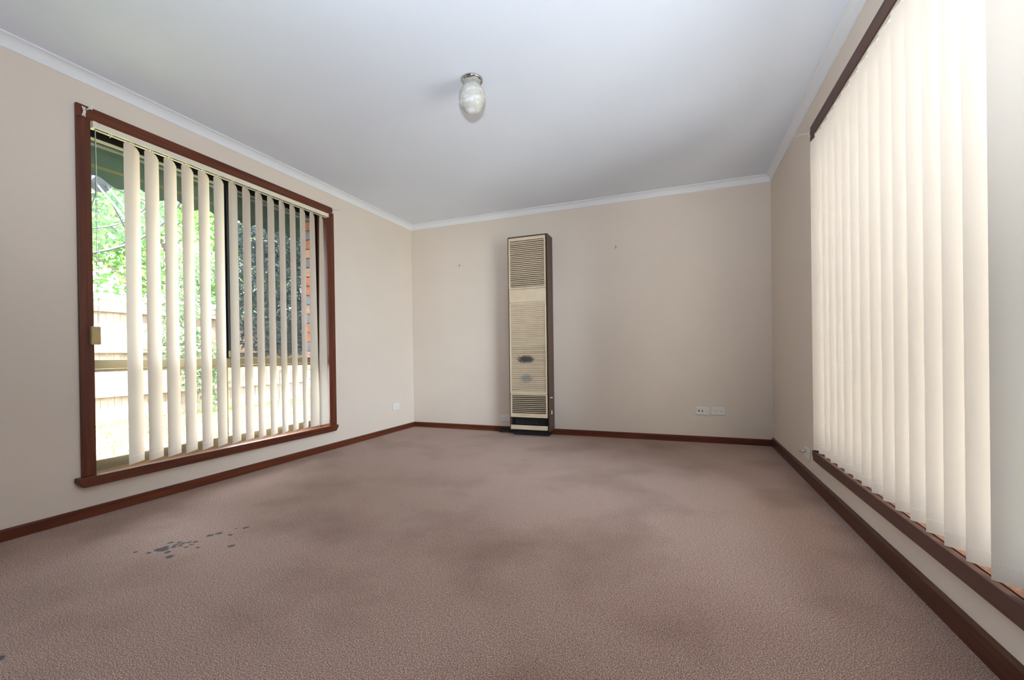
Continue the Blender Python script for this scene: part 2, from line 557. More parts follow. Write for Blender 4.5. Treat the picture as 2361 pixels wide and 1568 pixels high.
# ------------------------------------------------------------------ windows
def window(name, label, X, s, y0, y1, zs, zh, oy0, oy1, oz, prot, sp, wy, wz, sill_b, sey0, sey1, split=-2.225, bars=True):
    """X wall plane, s = +1 if the room lies to +x of it; y0..y1, zs..zh clear opening; oy0, oy1, oz outer architrave edges"""
    e = empty(name, (X, (y0 + y1) / 2, 0.0))
    struct(e, label)
    x = lambda d: X + s * d          # d > 0 into the room, d < 0 outward
    g = 0.006
    MB().box(x(0), x(prot), oy0, oy1, zh, oz).obj('architrave_head', wy, e, 0.003)
    MB().box(x(0), x(prot), oy0, y0, zs, zh).obj('architrave_stile', wz, e, 0.003)
    MB().box(x(0), x(prot), y1, oy1, zs, zh).obj('architrave_stile', wz, e, 0.003)
    # sill board: moulded nose, returned ends cut back at the bottom
    ch = 0.026
    prof = [(sey0, zs), (sey0, zs - 0.022), (sey0 + ch, sill_b), (sey1 - ch, sill_b), (sey1, zs - 0.022), (sey1, zs)]
    m = MB()
    n = len(prof)
    m.add([(x(0.0), a, b) for a, b in prof] + [(x(sp), a, b) for a, b in prof],
          [(i, (i + 1) % n, n + (i + 1) % n, n + i) for i in range(n)] + [tuple(range(n))[::-1], tuple(range(n, 2 * n))])
    m.obj('sill_nosing', wy, e, 0.003)
    # timber reveal lining
    MB().box(x(-g), x(-0.10), y0, y1, zs - 0.02, zs - 0.001).obj('sill_lining', 'varnish', e, 0.001)
    MB().box(x(0), x(-0.10), y0, y1, zh, zh + 0.012).obj('head_lining', wy, e)
    MB().box(x(0), x(-0.10), y0 - 0.015, y0, zs - 0.02, zh + 0.012).obj('jamb_lining', wz, e)
    MB().box(x(0), x(-0.10), y1, y1 + 0.015, zs - 0.02, zh + 0.012).obj('jamb_lining', wz, e)
    # aluminium frame
    a, b = x(-0.10), x(-0.15)
    tz0, tz1 = 0.778, 0.848
    MB().box(a, b, y0 - 0.01, y1 + 0.01, zs - 0.02, zs + 0.055).obj('bottom_rail', 'bronze', e, 0.003)
    MB().box(a, b, y0 - 0.01, y1 + 0.01, zh - 0.04, zh + 0.01).obj('top_rail', 'black_alu', e, 0.003)
    MB().box(a, b, y0 - 0.01, y0 + 0.03, zs + 0.055, zh - 0.04).obj('frame_stile', 'black_alu', e, 0.003)
    MB().box(a, b, y1 - 0.03, y1 + 0.01, zs + 0.055, zh - 0.04).obj('frame_stile', 'black_alu', e, 0.003)
    if bars:
        m = MB().box(a, b, y0 + 0.035, y1 - 0.035, tz0 + 0.018, tz1)
        m.box(x(-0.108), b, y0 + 0.035, y1 - 0.035, tz0, tz0 + 0.016)
        m.obj('transom', 'bronze', e, 0.002)
        MB().box(x(-0.11), b, split - 0.022, split + 0.006, zs + 0.055, tz0).obj('lower_mullion', 'bronze', e, 0.003)
        MB().box(x(-0.105), b, split - 0.042, split + 0.004, tz1, zh - 0.04).obj('upper_mullion', 'black_alu', e, 0.003)
        MB().box(x(-0.10), x(-0.13), split + 0.004, split + 0.034, tz1, zh - 0.04).obj('sash_stile', 'black_alu', e, 0.004, label='black sash stile with a pull')
        MB().tube([(x(-0.097), split + 0.006, tz1 + 0.06), (x(-0.097), split + 0.006, zh - 0.1)], 0.005, 10).obj('sash_pull', 'black_alu', e, smooth=True)
        MB().box(x(-0.085), x(-0.1), split - 0.002, split + 0.022, tz1 + 0.004, tz1 + 0.055).obj('sash_latch', 'bronze', e, 0.003, label='small aluminium sash latch')
        for (p0, p1, q0, q1, d) in ((y0 + .035, split - .03, tz1, zh - .04, -.13), (split + .026, y1 - .035, tz1, zh - .04, -.12),
                                    (y0 + .035, split - .022, zs + .055, tz0, -.125), (split + .006, y1 - .035, zs + .055, tz0, -.125)):
            MB().add([(x(d), p0, q0), (x(d), p1, q0), (x(d), p1, q1), (x(d), p0, q1)], [(0, 1, 2, 3)]).obj('glass_pane', 'glass', e)
    else:
        MB().add([(x(-.125), y0 + .03, zs + .055), (x(-.125), y1 - .03, zs + .055), (x(-.125), y1 - .03, zh - .04), (x(-.125), y0 + .03, zh - .04)], [(0, 1, 2, 3)]).obj('glass_pane', 'glass', e)
    return e, x

w1, _ = window('window_1', 'tall brown framed window looking out to the yard', 0.0, 1, -3.06, -1.362, 0.224, 2.146, -3.12, -1.28, 2.215, 0.02, 0.04,
               'wood_y', 'wood_z', 0.17, -3.147, -1.28)
MB().add([(-0.147, -2.20, 0.85), (-0.147, -1.392, 0.85), (-0.147, -1.392, 2.11), (-0.147, -2.20, 2.11)], [(0, 1, 2, 3)]).obj('flyscreen', 'flyscreen', w1, label='grey flyscreen mesh')
w2, _ = window('window_2', 'brown framed window covered by closed blinds', W_, -1, -3.09, -1.36, 0.236, 2.128, -3.165, -1.285, 2.2, 0.01, 0.022,
               'rwood_y', 'rwood_z', 0.178, -3.19, -1.30, bars=False)

# brick skin outside the left window: plain wall with the visible reveal built brick by brick
bw = MB()
for (ya, yb, za, zb) in ((YB, -3.10, -0.2, 2.4), (-1.33, 0.3, -0.2, 2.4), (-3.10, -1.33, -0.2, 0.2), (-3.10, -1.33, 2.17, 2.4)):
    bw.box(-0.12 if zb < 0.3 or za > 2 else -0.19, -0.285, ya, yb, za, zb)
bwall = struct(bw.obj('wall_outside', 'mortar'), 'brick outer wall seen at the window reveal')
bm_ = {}
for key in ('brick_o', 'brick_b', 'brick_p'):
    bm_[key] = MB().box(-0.055, 0.05, -0.012, 0.03, -0.038, 0.038).mesh('brick', key, 0.004, segs=1)
seq = 'oboopbopboobpboopbpobob'
z = 0.255
i = 0
while z < 2.17:
    dx = random.uniform(-0.004, 0.004)
    link('brick', bm_['brick_' + seq[i % len(seq)]], bwall, None, (-0.236 + dx, -1.345 + random.uniform(-.003, .003), z))
    z += 0.086
    i += 1
# right outer wall and eaves
rw = MB()
for (ya, yb, za, zb) in ((YB, -3.12, -0.2, 2.4), (-1.33, 0.3, -0.2, 2.4), (-3.12, -1.33, -0.2, 0.2), (-3.12, -1.33, 2.17, 2.4)):
    rw.box(W_ + 0.19, W_ + 0.285, ya, yb, za, zb)
struct(rw.obj('wall_outside_right', 'mortar'), 'outer wall beyond the closed blinds')
struct(MB().box(W_ + 0.1, W_ + 0.95, YB - 0.1, 0.6, 2.42, 2.52).obj('sunblock_eave_right', 'roof'), 'unseen roof overhang sized to keep sun off the closed blinds')  # out of view; depth chosen to block direct sun from the slats
struct(MB().box(-0.75, -0.1, YB - 0.1, 0.6, 2.54, 2.62).obj('eave_left', 'roof'), 'roof overhang above the awning')

# ------------------------------------------------------------------ vertical blinds
SW = 0.127
def slat_mesh(name, h, t_top, t_bot, flip=1):
    """sheet hung at x = 0, y = 0, z = 0..h; angle measured from the wall plane"""
    nu, nv = 6, 14
    vs, fs = [], []
    for j in range(nv + 1):
        zz = h * j / nv
        th = t_bot + (t_top - t_bot) * j / nv
        for k_ in range(nu + 1):
            u = (k_ / nu - 0.5) * SW
            bow = 0.0022 * math.cos(math.pi * (k_ / nu - 0.5))
            vs.append((-math.sin(th) * u * flip + math.cos(th) * bow * flip, math.cos(th) * u + math.sin(th) * bow, zz))
    # clip the two top corners
    b = nv * (nu + 1)
    for k_, dz in ((0, 0.020), (1, 0.004), (nu - 1, 0.004), (nu, 0.020)):
        x_, y_, z_ = vs[b + k_]
        vs[b + k_] = (x_ * 0.985, y_ * 0.985, z_ - dz)
    for j in range(nv):
        for k_ in range(nu):
            a = j * (nu + 1) + k_
            fs.append((a, a + 1, a + nu + 2, a + nu + 1))
    me = bpy.data.meshes.new(name)
    me.from_pydata(vs, [], fs)
    for p in me.polygons:
        p.use_smooth = True
    me.materials.append(MAT['fabric'])
    return me

def stitch_mesh(name, t_bot, s, flip=1):
    """dashed row of thread across the weighted bottom pocket, on the room side"""
    m = MB()
    n = 20
    for i_ in range(n):
        for j in (0,):
            u0 = (i_ / n - 0.48) * SW
            u1 = u0 + SW / n * 0.6
            q = []
            for u in (u0, u1):
                bow = 0.0022 * math.cos(math.pi * u / SW)
                bx, by = -math.sin(t_bot) * u * flip + math.cos(t_bot) * bow * flip, math.cos(t_bot) * u + math.sin(t_bot) * bow
                for d, z_ in ((0.0, -0.0007), (0.0009, -0.0007), (0.0009, 0.0007), (0.0, 0.0007)):
                    q.append((bx + s * d * math.cos(t_bot), by + d * math.sin(t_bot) * s, z_))
            m.add(q, [(0, 1, 2, 3), (7, 6, 5, 4), (0, 4, 5, 1), (1, 5, 6, 2), (2, 6, 7, 3), (3, 7, 4, 0)])
    return m.mesh(name, 'hem')

def blind(label, X, s, ys, thetas, zb, zt, ry0, ry1, rz0, rz1, cx, extra_carriers, flip, loc, off=0.0):
    e = tag(empty('vertical_blind', loc), label, 'blind')
    x = lambda d: X + s * d
    X0 = X
    x = lambda d: X0 + s * (d + off)
    hr = MB().box(x(0.003), x(0.046), ry0, ry1, rz0 + 0.004, rz1)
    hr.box(x(0.003), x(0.012), ry0, ry1, rz0 - 0.003, rz0 + 0.004).box(x(0.036), x(0.046), ry0, ry1, rz0 - 0.003, rz0 + 0.004)
    h_ = hr.obj('headrail', 'cream_plastic', e, 0.0015)
    MB().box(x(0.013), x(0.035), ry0 + .01, ry1 - .01, rz0 + 0.0025, rz0 + 0.0045).obj('track_slot', 'hole', h_)
    for yy in (ry0, ry1):
        MB().box(x(0.001), x(0.048), yy - 0.006, yy + 0.012, rz0 - 0.004, rz1 + 0.001).obj('end_cap', 'cream_plastic', h_, 0.002)
    x = lambda d: X0 + s * d
    cm = MB().box(-0.007, 0.007, -0.009, 0.009, 0.0, 0.01).box(-0.003, 0.003, -0.003, 0.003, -0.014, 0.002).mesh('carrier', 'clip_plastic', 0.0015, segs=1)
    cache = {}
    for i_, yc in enumerate(ys):
        tt, tb = thetas[i_]
        key = (round(tt, 3), round(tb, 3))
        if key not in cache:
            cache[key] = (slat_mesh('slat', zt - zb, tt, tb, flip), stitch_mesh('hem_stitching', tb, s, flip))
        sl = link('slat', cache[key][0], e, None, (x(cx), yc, zb))
        link('hem_stitching', cache[key][1], sl, None, (x(cx), yc, zb + 0.043))
        link('carrier', cm, e, None, (x(cx), yc, rz0 - 0.004))
    for yc in extra_carriers:
        link('carrier', cm, e, None, (x(cx), yc, rz0 - 0.004))
    return e

R_ = math.radians
ysL = [-2.872 + 0.1027 * i for i in range(15)]
thL = [(R_(28), R_(28))] * 13 + [(R_(27), R_(8)), (R_(30), R_(6))]
thL = [(a + R_(random.uniform(-1.2, 1.2)), b + R_(random.uniform(-1.2, 1.2))) for a, b in thL]
b1 = blind('cream fabric vertical blind with slats turned half open, yard showing between', 0.0, 1, ysL, thL, 0.246, 2.096,
           -3.056, -1.382, 2.107, 2.136, 0.021, [-2.974], 1, (0.02, -2.2, 0.246))
ysR = [-1.415 - 0.1058 * i for i in range(16)]
thR = [(R_(47 + random.uniform(-1.5, 1.5)), R_(47 + random.uniform(-3, 3))) for i in range(16)]
b2 = blind('cream fabric vertical blind fully closed, glowing with daylight', W_, -1, ysR, thR, 0.252, 2.098,
           -3.08, -1.375, 2.106, 2.126, -0.016, [], 1, (W_ - 0.02, -2.25, 0.252), -0.041)

# bead chains and cord weight at the near end of the left blind
def chain(parent, pts, r=0.0022, step=0.0075):
    m = MB()
    for a, b in zip(pts[:-1], pts[1:]):
        a, b = Vector(a), Vector(b)
        n = max(1, int((b - a).length / step))
        for i_ in range(n):
            p = a.lerp(b, i_ / n)
            m.add([p + Vector(q) * r for q in ((1, 0, 0), (-1, 0, 0), (0, 1, 0), (0, -1, 0), (0, 0, 1), (0, 0, -1))],
                  [(0, 2, 4), (2, 1, 4), (1, 3, 4), (3, 0, 4), (2, 0, 5), (1, 2, 5), (3, 1, 5), (0, 3, 5)])
    m.tube(pts, r * 0.45, 5)
    return m.obj('bead_chain', 'bead', parent)
chain(b1, [(0.038, -3.050, 2.105), (0.034, -3.050, 1.02)])
chain(b1, [(0.022, -3.044, 2.105), (0.026, -3.046, 1.02)])
MB().tube([(0.012, -3.036, 2.105), (0.016, -3.034, 1.62), (0.024, -3.042, 1.02)], 0.0013, 6).obj('turning_cord', 'cream_plastic', b1)
cw = MB().box(0.018, 0.042, -3.082, -3.040, 0.930, 1.028).obj('cord_weight', 'tag', b1, 0.004)

# ------------------------------------------------------------------ curtain brackets
def bracket(label, X, s, y, z, arm_y, tilt=0.0):
    e = tag(empty('curtain_bracket', (X, y, z)), label, 'bracket', 'curtain rod brackets')
    x = lambda d: X + s * d
    # back strap bowed off the timber with a screw lug at each end
    pts = []
    for i_ in range(13):
        t = i_ / 12
        zz = z + (t - 0.5) * 0.052
        d = 0.0015 + (0.008 * max(0.0, math.sin(math.pi * (t - 0.2) / 0.6)) if 0.2 < t < 0.8 else 0)
        pts.append((d, zz, 0.0075 if (t < 0.22 or t > 0.78) else 0.006))
    m = MB()
    vs = []
    for d, zz, hw in pts:
        vs += [(x(d), y - hw, zz), (x(d), y + hw, zz), (x(d + 0.0018), y + hw, zz), (x(d + 0.0018), y - hw, zz)]
    fs = []
    for i_ in range(12):
        for j in range(4):
            a = i_ * 4
            fs.append((a + j, a + (j + 1) % 4, a + 4 + (j + 1) % 4, a + 4 + j))
    fs += [(3, 2, 1, 0), (48, 49, 50, 51)]
    m.add(vs, fs).obj('strap', 'white_plastic', e)
    for zz in (z - 0.022, z + 0.022):
        MB().lathe([(0.0001, 0.0046), (0.0028, 0.004), (0.0034, 0.003)], (x(0), y, zz), 12, (s, 0, 0)).obj('screw', 'bead', e, smooth=True)
    # arm with a hooked cup for the rod
    A = []
    for i_ in range(7):
        A.append((x(0.009 + 0.05 * i_ / 6), y + arm_y * i_ / 6, z + 0.006 - 0.004 * math.sin(math.pi * i_ / 6)))
    bx, by, bz = A[-1]
    for i_ in range(1, 11):
        t = math.pi * (1.0 + i_ / 10 * 1.05)
        A.append((x(0.059 + 0.011 + 0.011 * math.cos(t)), by, bz + 0.011 * math.sin(t)))
    m = MB()
    hw = 0.0045
    vs, fs = [], []
    for (ax, ay, az) in A:
        vs += [(ax, ay - hw, az), (ax, ay + hw, az), (ax, ay + hw, az + 0.0016), (ax, ay - hw, az + 0.0016)]
    for i_ in range(len(A) - 1):
        for j in range(4):
            a = i_ * 4
            fs.append((a + j, a + (j + 1) % 4, a + 4 + (j + 1) % 4, a + 4 + j))
    n = (len(A) - 1) * 4
    fs += [(3, 2, 1, 0), (n, n + 1, n + 2, n + 3)]
    m.add(vs, fs).obj('rod_hook', 'white_plastic', e)
    return e
bracket('white curtain bracket on the near top corner of the open-blind window frame', 0.02, 1, -3.090, 2.178, 0.0)
bracket('white curtain bracket on the far top corner of the open-blind window frame', 0.02, 1, -1.296, 2.188, 0.0)
bracket('white curtain bracket at the top corner of the closed-blind window frame', W_ - 0.01, -1, -1.294, 2.160, 0.0)

# ------------------------------------------------------------------ wall heater
HX0, HX1, HY, HZ0, HZ1 = 1.305, 1.74, -0.18, 0.05, 2.068
he = tag(empty('wall_heater', ((HX0 + HX1) / 2, -0.09, 0.0)), 'tall slim cream and brown gas wall heater with louvred front', 'heater')
m = MB().box(HX0, HX0 + 0.012, HY, -0.001, HZ0, HZ1).box(HX1 - 0.012, HX1, HY, -0.001, HZ0, HZ1)
m.box(HX0 + 0.012, HX1 - 0.012, HY, -0.001, HZ1 - 0.008, HZ1).box(HX0 + 0.012, HX1 - 0.012, -0.02, -0.001, HZ0, HZ1 - 0.008)
m.obj('cabinet', 'heater_brown', he, 0.002)
MB().box(HX0 + 0.013, HX1 - 0.013, -0.14, -0.021, HZ0 + 0.01, HZ1 - 0.01).obj('inner_case', 'heater_dark', he)
MB().box(HX0 + 0.03, HX1 - 0.03, -0.14, -0.02, 0.0, HZ0).obj('plinth', 'heater_dark', he)
fx0, fx1 = HX0 + 0.011, HX1 - 0.024
FY0, FY1 = HY - 0.004, HY + 0.012
def panel(name, z0, z1, op=None):
    """a sheet front with an optional louvre opening z range"""
    m = MB()
    if op is None:
        m.box(fx0, fx1, FY0, FY1, z0, z1)
    else:
        a, b = op
        e_ = 0.014
        m.box(fx0, fx1, FY0, FY1, z0, a).box(fx0, fx1, FY0, FY1, b, z1)
        m.box(fx0, fx0 + e_, FY0, FY1, a, b).box(fx1 - e_, fx1, FY0, FY1, a, b)
    return m.obj(name, 'enamel', he, 0.0012, segs=1)
up_ = panel('upper_grille', 1.522, 2.056, (1.540, 2.024))
panel('blank_panel', 1.384, 1.519)
mid = panel('louvred_panel', 0.434, 1.382, (0.455, 1.368))
low = panel('lower_grille', 0.191, 0.431, (0.232, 0.420))
panel('toe_bar', 0.064, 0.108)
lw = (fx1 - fx0) / 2 - 0.0145
def louvre(h, depth, tilt):
    c_, s_ = math.cos(tilt), math.sin(tilt)
    pr = [(-depth / 2, -0.0011), (depth / 2, -0.0011), (depth / 2, 0.0011), (-depth / 2, 0.0011)]
    pr = [(a * c_ - b * s_, a * s_ + b * c_) for a, b in pr]
    return MB().prism(pr, -lw, lw, lambda u, w, a: (a, u, w)).mesh('louvre', 'enamel')
lo_open = louvre(0, 0.014, R_(-48))
lo_shut = louvre(0, 0.0185, R_(-64))
cx_ = (fx0 + fx1) / 2
def row(parent, me, z0, z1, n, jit=0.0, bent={}):
    for i_ in range(n):
        z_ = z0 + (z1 - z0) * i_ / (n - 1)
        o = link('louvre', me, parent, None, (cx_, HY + 0.004, z_), (random.uniform(-jit, jit) + bent.get(i_, 0.0), random.uniform(-jit, jit) * 0.12 + bent.get(i_, 0.0) * 0.02, 0))
row(up_, lo_open, 1.552, 2.012, 24, 0.04)
row(mid, lo_shut, 0.466, 1.358, 46, 0.03, {18: .1, 19: -.06, 20: .16, 21: -.1, 22: .18, 23: .06, 24: -.12})
row(low, lo_open, 0.246, 0.406, 9, 0.03)
m = MB().box(fx0 + 0.04, fx1 - 0.04, -0.165, -0.145, 0.118, 0.124).box(fx0 + 0.05, fx0 + 0.056, -0.165, -0.145, 0.118, 0.17).box(fx1 - 0.075, fx1 - 0.069, -0.165, -0.145, 0.118, 0.17)
m.obj('burner_bracket', 'galv', he, 0.001)
MB().lathe([(0.005, 0.0), (0.005, 0.016), (0.0075, 0.018), (0.0075, 0.026)], (HX1, -0.165, 0.40), 14, (1, 0, 0)).obj('control_knob', 'white_plastic', he, smooth=True)
MB().box(HX1, HX1 + 0.012, -0.135, -0.118, 0.225, 0.268).obj('control_tab', 'cream_plastic', he, 0.004)

# power cable coil beside the heater
m = MB()
pts = []
for i_ in range(140):
    t = i_ / 139
    a = t * 2 * math.pi * 4.3
    rr = 0.048 + 0.012 * math.sin(a * 0.37 + 1)
    pts.append((1.20 + rr * 1.15 * math.cos(a) + 0.012 * math.sin(a * 0.5), -0.062 + rr * 0.62 * math.sin(a), 0.006 + 0.022 * t + 0.008 * (1 + math.sin(a * 1.3))))
pts += [(1.27, -0.06, 0.03), (1.30, -0.075, 0.02), (1.345, -0.09, 0.03)]
tag(m.tube(pts, 0.0042, 7).obj('power_cable', 'cable', smooth=True), 'coiled black power cable on the carpet beside the heater', 'cable')

# ------------------------------------------------------------------ outlets
def plate(name, label, cat, centre, axis_u, normal, tilt=0.0, kind='single', w=0.114, h=0.073, group='wall outlets'):
    """built in a local frame: u along the wall, z up, n out of the wall"""
    c = Vector(centre)
    U, N = Vector(axis_u), Vector(normal)
    Z = Vector((0, 0, 1))
    U2 = U * math.cos(tilt) + Z * math.sin(tilt)
    Z2 = -U * math.sin(tilt) + Z * math.cos(tilt)
    e = tag(empty(name, c), label, cat, group)
    P = lambda u, v, n: c + U2 * u + Z2 * v + N * n
    def bx(nm, u0, u1, v0, v1, n0, n1, mat, bev=0.0):
        q = [P(u, v, n) for n in (n0, n1) for (u, v) in ((u0, v0), (u1, v0), (u1, v1), (u0, v1))]
        return MB().add(q, [(0, 3, 2, 1), (4, 5, 6, 7), (0, 1, 5, 4), (1, 2, 6, 5), (2, 3, 7, 6), (3, 0, 4, 7)]).obj(nm, mat, e, bev)
    def rnd(nm, u, v, r, n0, n1, mat):
        return MB().lathe([(r, n0), (r, n1 - 0.001), (r * 0.85, n1)], P(u, v, 0), 16, N).obj(nm, mat, e, smooth=True)
    def slot(u, v, ang):
        cu, su = math.cos(ang), math.sin(ang)
        q = []
        for n in (0.008, 0.0112):
            for (a, b) in ((-.0012, -.0042), (.0012, -.0042), (.0012, .0042), (-.0012, .0042)):
                q.append(P(u + a * cu - b * su, v + a * su + b * cu, n))
        MB().add(q, [(0, 3, 2, 1), (4, 5, 6, 7), (0, 1, 5, 4), (1, 2, 6, 5), (2, 3, 7, 6), (3, 0, 4, 7)]).obj('pin_slot', 'slot', e)
    bx('cover_plate', -w / 2, w / 2, -h / 2, h / 2, 0.0005, 0.0108, 'white_plastic', 0.003)
    if kind in ('single', 'double'):
        offs = (0.012,) if kind == 'single' else (-0.0235, 0.0235)
        for o_ in offs:
            slot(o_ - 0.0072, 0.0, R_(-28)); slot(o_ + 0.0072, 0.0, R_(28)); slot(o_, -0.0125, 0)
        for su in ((-0.028,) if kind == 'single' else (-0.043, 0.043)):
            rnd('rocker_switch', su, -0.001 if kind == 'single' else 0.022, 0.009, 0.009, 0.0165, 'white_plastic')
    elif kind == 'aerial':
        rnd('aerial_socket', -0.030, 0.0, 0.0072, 0.008, 0.0116, 'hole')
        rnd('aerial_socket', -0.002, 0.0, 0.0066, 0.008, 0.0116, 'hole')
        rnd('screw', 0.040, -0.001, 0.003, 0.008, 0.0114, 'slot')
        rnd('screw', -0.043, 0.004, 0.003, 0.008, 0.0114, 'slot')
    elif kind == 'coax':
        rnd('coax_plug', 0.03, 0.004, 0.0055, 0.008, 0.032, 'chrome')
        rnd('coax_pin', 0.03, 0.004, 0.002, 0.03, 0.042, 'brass')
        rnd('aerial_socket', 0.002, 0.012, 0.006, 0.008, 0.0116, 'hole')
    return e
plate('power_outlet', 'white power outlet on the open-blind wall near the far corner', 'outlet', (0, -0.36, 0.284), (0, 1, 0), (1, 0, 0))
plate('power_outlet', 'white power outlet half hidden behind the heater', 'outlet', (1.186, 0, 0.152), (1, 0, 0), (0, -1, 0))
plate('aerial_plate', 'slightly tilted white wall plate with two black round sockets', 'wall plate', (3.166, 0, 0.293), (1, 0, 0), (0, -1, 0), R_(-3.5), 'aerial')
plate('power_outlet', 'white double power outlet right of the tilted socket plate', 'outlet', (3.302, 0, 0.297), (1, 0, 0), (0, -1, 0), R_(-0.4), 'double')
plate('aerial_plate', 'white wall plate with protruding metal plug beside the closed blinds', 'wall plate', (W_, -1.116, 0.180), (0, 1, 0), (-1, 0, 0), 0, 'coax')

# picture hooks
def hook(label, x, y, z, n):
    e = tag(empty('picture_hook', (x, y, z)), label, 'hook', 'picture hooks')
    N = Vector(n)
    c = Vector((x, y, z))
    MB().lathe([(0.006, 0.0), (0.006, 0.002), (0.003, 0.004), (0.0022, 0.016)], c, 12, N).obj('screw', 'brass', e, smooth=True)
    A = [c + N * 0.014]
    for i_ in range(1, 9):
        t = i_ / 8 * math.pi * 1.1
        A.append(c + N * (0.014 + 0.006 * math.sin(t)) + Vector((0, 0, -0.012 * (1 - math.cos(t)) )))
    MB().tube(A, 0.0018, 6).obj('hook_tip', 'brass', e, smooth=True)
hook('small brass hook on the wall left of the heater', 0.645, 0, 1.872, (0, -1, 0))
hook('small brass hook on the wall right of the heater', 2.394, 0, 1.905, (0, -1, 0))

# ------------------------------------------------------------------ ceiling light
LX, LY = 1.900, -2.212
le = tag(empty('ceiling_light', (LX, LY, H_)), 'egg shaped marbled glass ceiling light on a polished metal base', 'light')
MB().lathe([(0.062, 0.0), (0.062, -0.004), (0.059, -0.009), (0.050, -0.012), (0.048, -0.016), (0.0475, -0.040), (0.0465, -0.043), (0.044, -0.043)],
           (LX, LY, H_), 48).obj('metal_base', 'chrome', le, smooth=True)
for i_ in range(3):
    a = -1.0 + i_ * 2 * math.pi / 3
    d = Vector((math.cos(a), math.sin(a), 0))
    MB().lathe([(0.0035, 0.0), (0.0035, 0.003), (0.002, 0.004)], Vector((LX, LY, H_ - 0.031)) + d * 0.0468, 10, d).obj('set_screw', 'bead', le, smooth=True)
pr = []
for i_ in range(25):
    t = i_ / 24
    ang = 0.62 + (math.pi - 0.62) * t
    r = 0.0745 * math.sin(ang) ** (0.95 if ang < math.pi / 2 else 1.12)
    zz = 0.088 * math.cos(ang) if ang < math.pi / 2 else 0.086 * math.cos(ang)
    pr.append((max(r, 0.0004), -0.108 + zz))
MB().lathe(pr, (LX, LY, H_), 48).obj('glass_globe', 'alabaster', le, smooth=True)

# ------------------------------------------------------------------ outside: lawn, fence, shed, awning, dish, trees
struct(MB().box(-30, 30, -20, 30, -0.30, -0.17).obj('ground', 'lawn'), 'sunlit patchy lawn of the yard outside')
struct(MB().box(W_ + 0.3, W_ + 7, -12, 8, -0.17, -0.15).obj('bounce_slab', 'bounce_pale'), 'unseen pale slab added to bounce sunlight into the closed blinds')  # unseen pale slab, added to bounce sun up to slats and ceiling
m = MB()
rg = random.Random(3)
for i_ in range(9000):
    gx, gy = rg.uniform(-5.9, -1.2), rg.uniform(-3.2, 3.6)
    hh = rg.uniform(0.02, 0.06)
    a = rg.uniform(0, math.pi)
    dx, dy = 0.006 * math.cos(a), 0.006 * math.sin(a)
    lx, ly = rg.uniform(-.02, .02), rg.uniform(-.02, .02)
    m.add([(gx - dx, gy - dy, -0.172), (gx + dx, gy + dy, -0.172), (gx + lx, gy + ly, -0.17 + hh)], [(0, 1, 2)])
me = bpy.data.meshes.new('grass'); me.from_pydata(m.v, [], m.f); me.materials.append(MAT['grass'])
go = link('grass', me)
tag(go, 'short sunlit grass blades growing on the lawn', 'grass')
go['kind'] = 'stuff'

FX = -6.0
fe = tag(empty('paling_fence', (FX, 1.0, -0.17)), 'weathered timber paling fence with rails across the back yard', 'fence')
pm = MB().box(-0.010, 0.006, -0.047, 0.047, 0.0, 1.9).mesh('paling', 'paling', 0.002, segs=1)
for i_ in range(76):
    link('paling', pm, fe, None, (FX - 0.02 + rg.uniform(-.004, .004), -1.6 + 0.098 * i_, -0.17 + rg.uniform(-.01, .004)), (0, 0, rg.uniform(-.02, .02)))
for zz in (0.225, 0.968, 1.66):
    MB().box(FX - 0.014, FX + 0.062, -1.7, 5.9, zz, zz + 0.075).obj('rail', 'paling', fe, 0.003)
MB().box(FX - 0.05, FX + 0.05, -1.7, 5.9, 1.742, 1.765).obj('capping_rail', 'paling', fe, 0.003)
MB().box(FX - 0.012, FX + 0.02, -1.7, 5.9, -0.17, -0.02).obj('plinth_board', 'paling', fe, 0.003)

se = tag(empty('shed', (-8.0, 0.0, -0.17)), 'pale low shed showing above the paling fence', 'shed')
MB().box(-8.8, -7.2, -2.6, 2.6, -0.17, 1.98).obj('shed_wall', 'shed', se, 0.01)
m = MB()
m.prism([(-9.0, 2.28), (-7.0, 2.03), (-7.0, 2.09), (-9.0, 2.34)], -2.8, 2.8, lambda u, w, a: (u, a, w)).obj('shed_roof', 'shed', se)

# scalloped green awning
AX = -0.82
ae = tag(empty('window_awning', (-0.29, -2.1, 2.3)), 'green canvas awning with scalloped valance outside the open blinds', 'awning')
ay0, ay1 = -3.5, -0.6
MB().add([(-0.29, ay0, 2.52), (-0.29, ay1, 2.52), (AX, ay1, 2.385), (AX, ay0, 2.385), (-0.29, ay0, 2.517), (-0.29, ay1, 2.517), (AX, ay1, 2.382), (AX, ay0, 2.382)],
         [(0, 1, 2, 3), (7, 6, 5, 4), (0, 4, 5, 1), (1, 5, 6, 2), (2, 6, 7, 3), (3, 7, 4, 0)]).obj('canopy', 'awning', ae)
MB().tube([(AX, ay0, 2.36), (AX, ay1, 2.36)], 0.020, 12).obj('front_bar', 'awning_bar', ae, smooth=True)
MB().tube([(AX + 0.16, ay0, 2.36), (AX + 0.16, ay1, 2.36)], 0.010, 10).obj('stay_bar', 'awning_bar', ae, smooth=True)
def val_z(y):
    t = ((y + 2.645) / 0.2535) % 1.0
    return 2.113 - 0.026 * -math.cos(2 * math.pi * t)
vs, fs = [], []
N_ = 280
for i_ in range(N_ + 1):
    y_ = ay0 + (ay1 - ay0) * i_ / N_
    vs += [(AX + 0.002, y_, 2.345), (AX + 0.004, y_, val_z(y_))]
for i_ in range(N_):
    a = i_ * 2
    fs.append((a, a + 1, a + 3, a + 2))
me = bpy.data.meshes.new('valance'); me.from_pydata(vs, [], fs); me.materials.append(MAT['awning'])
vo = link('valance', me, ae)
so_ = vo.modifiers.new('thick', 'SOLIDIFY'); so_.thickness = 0.002
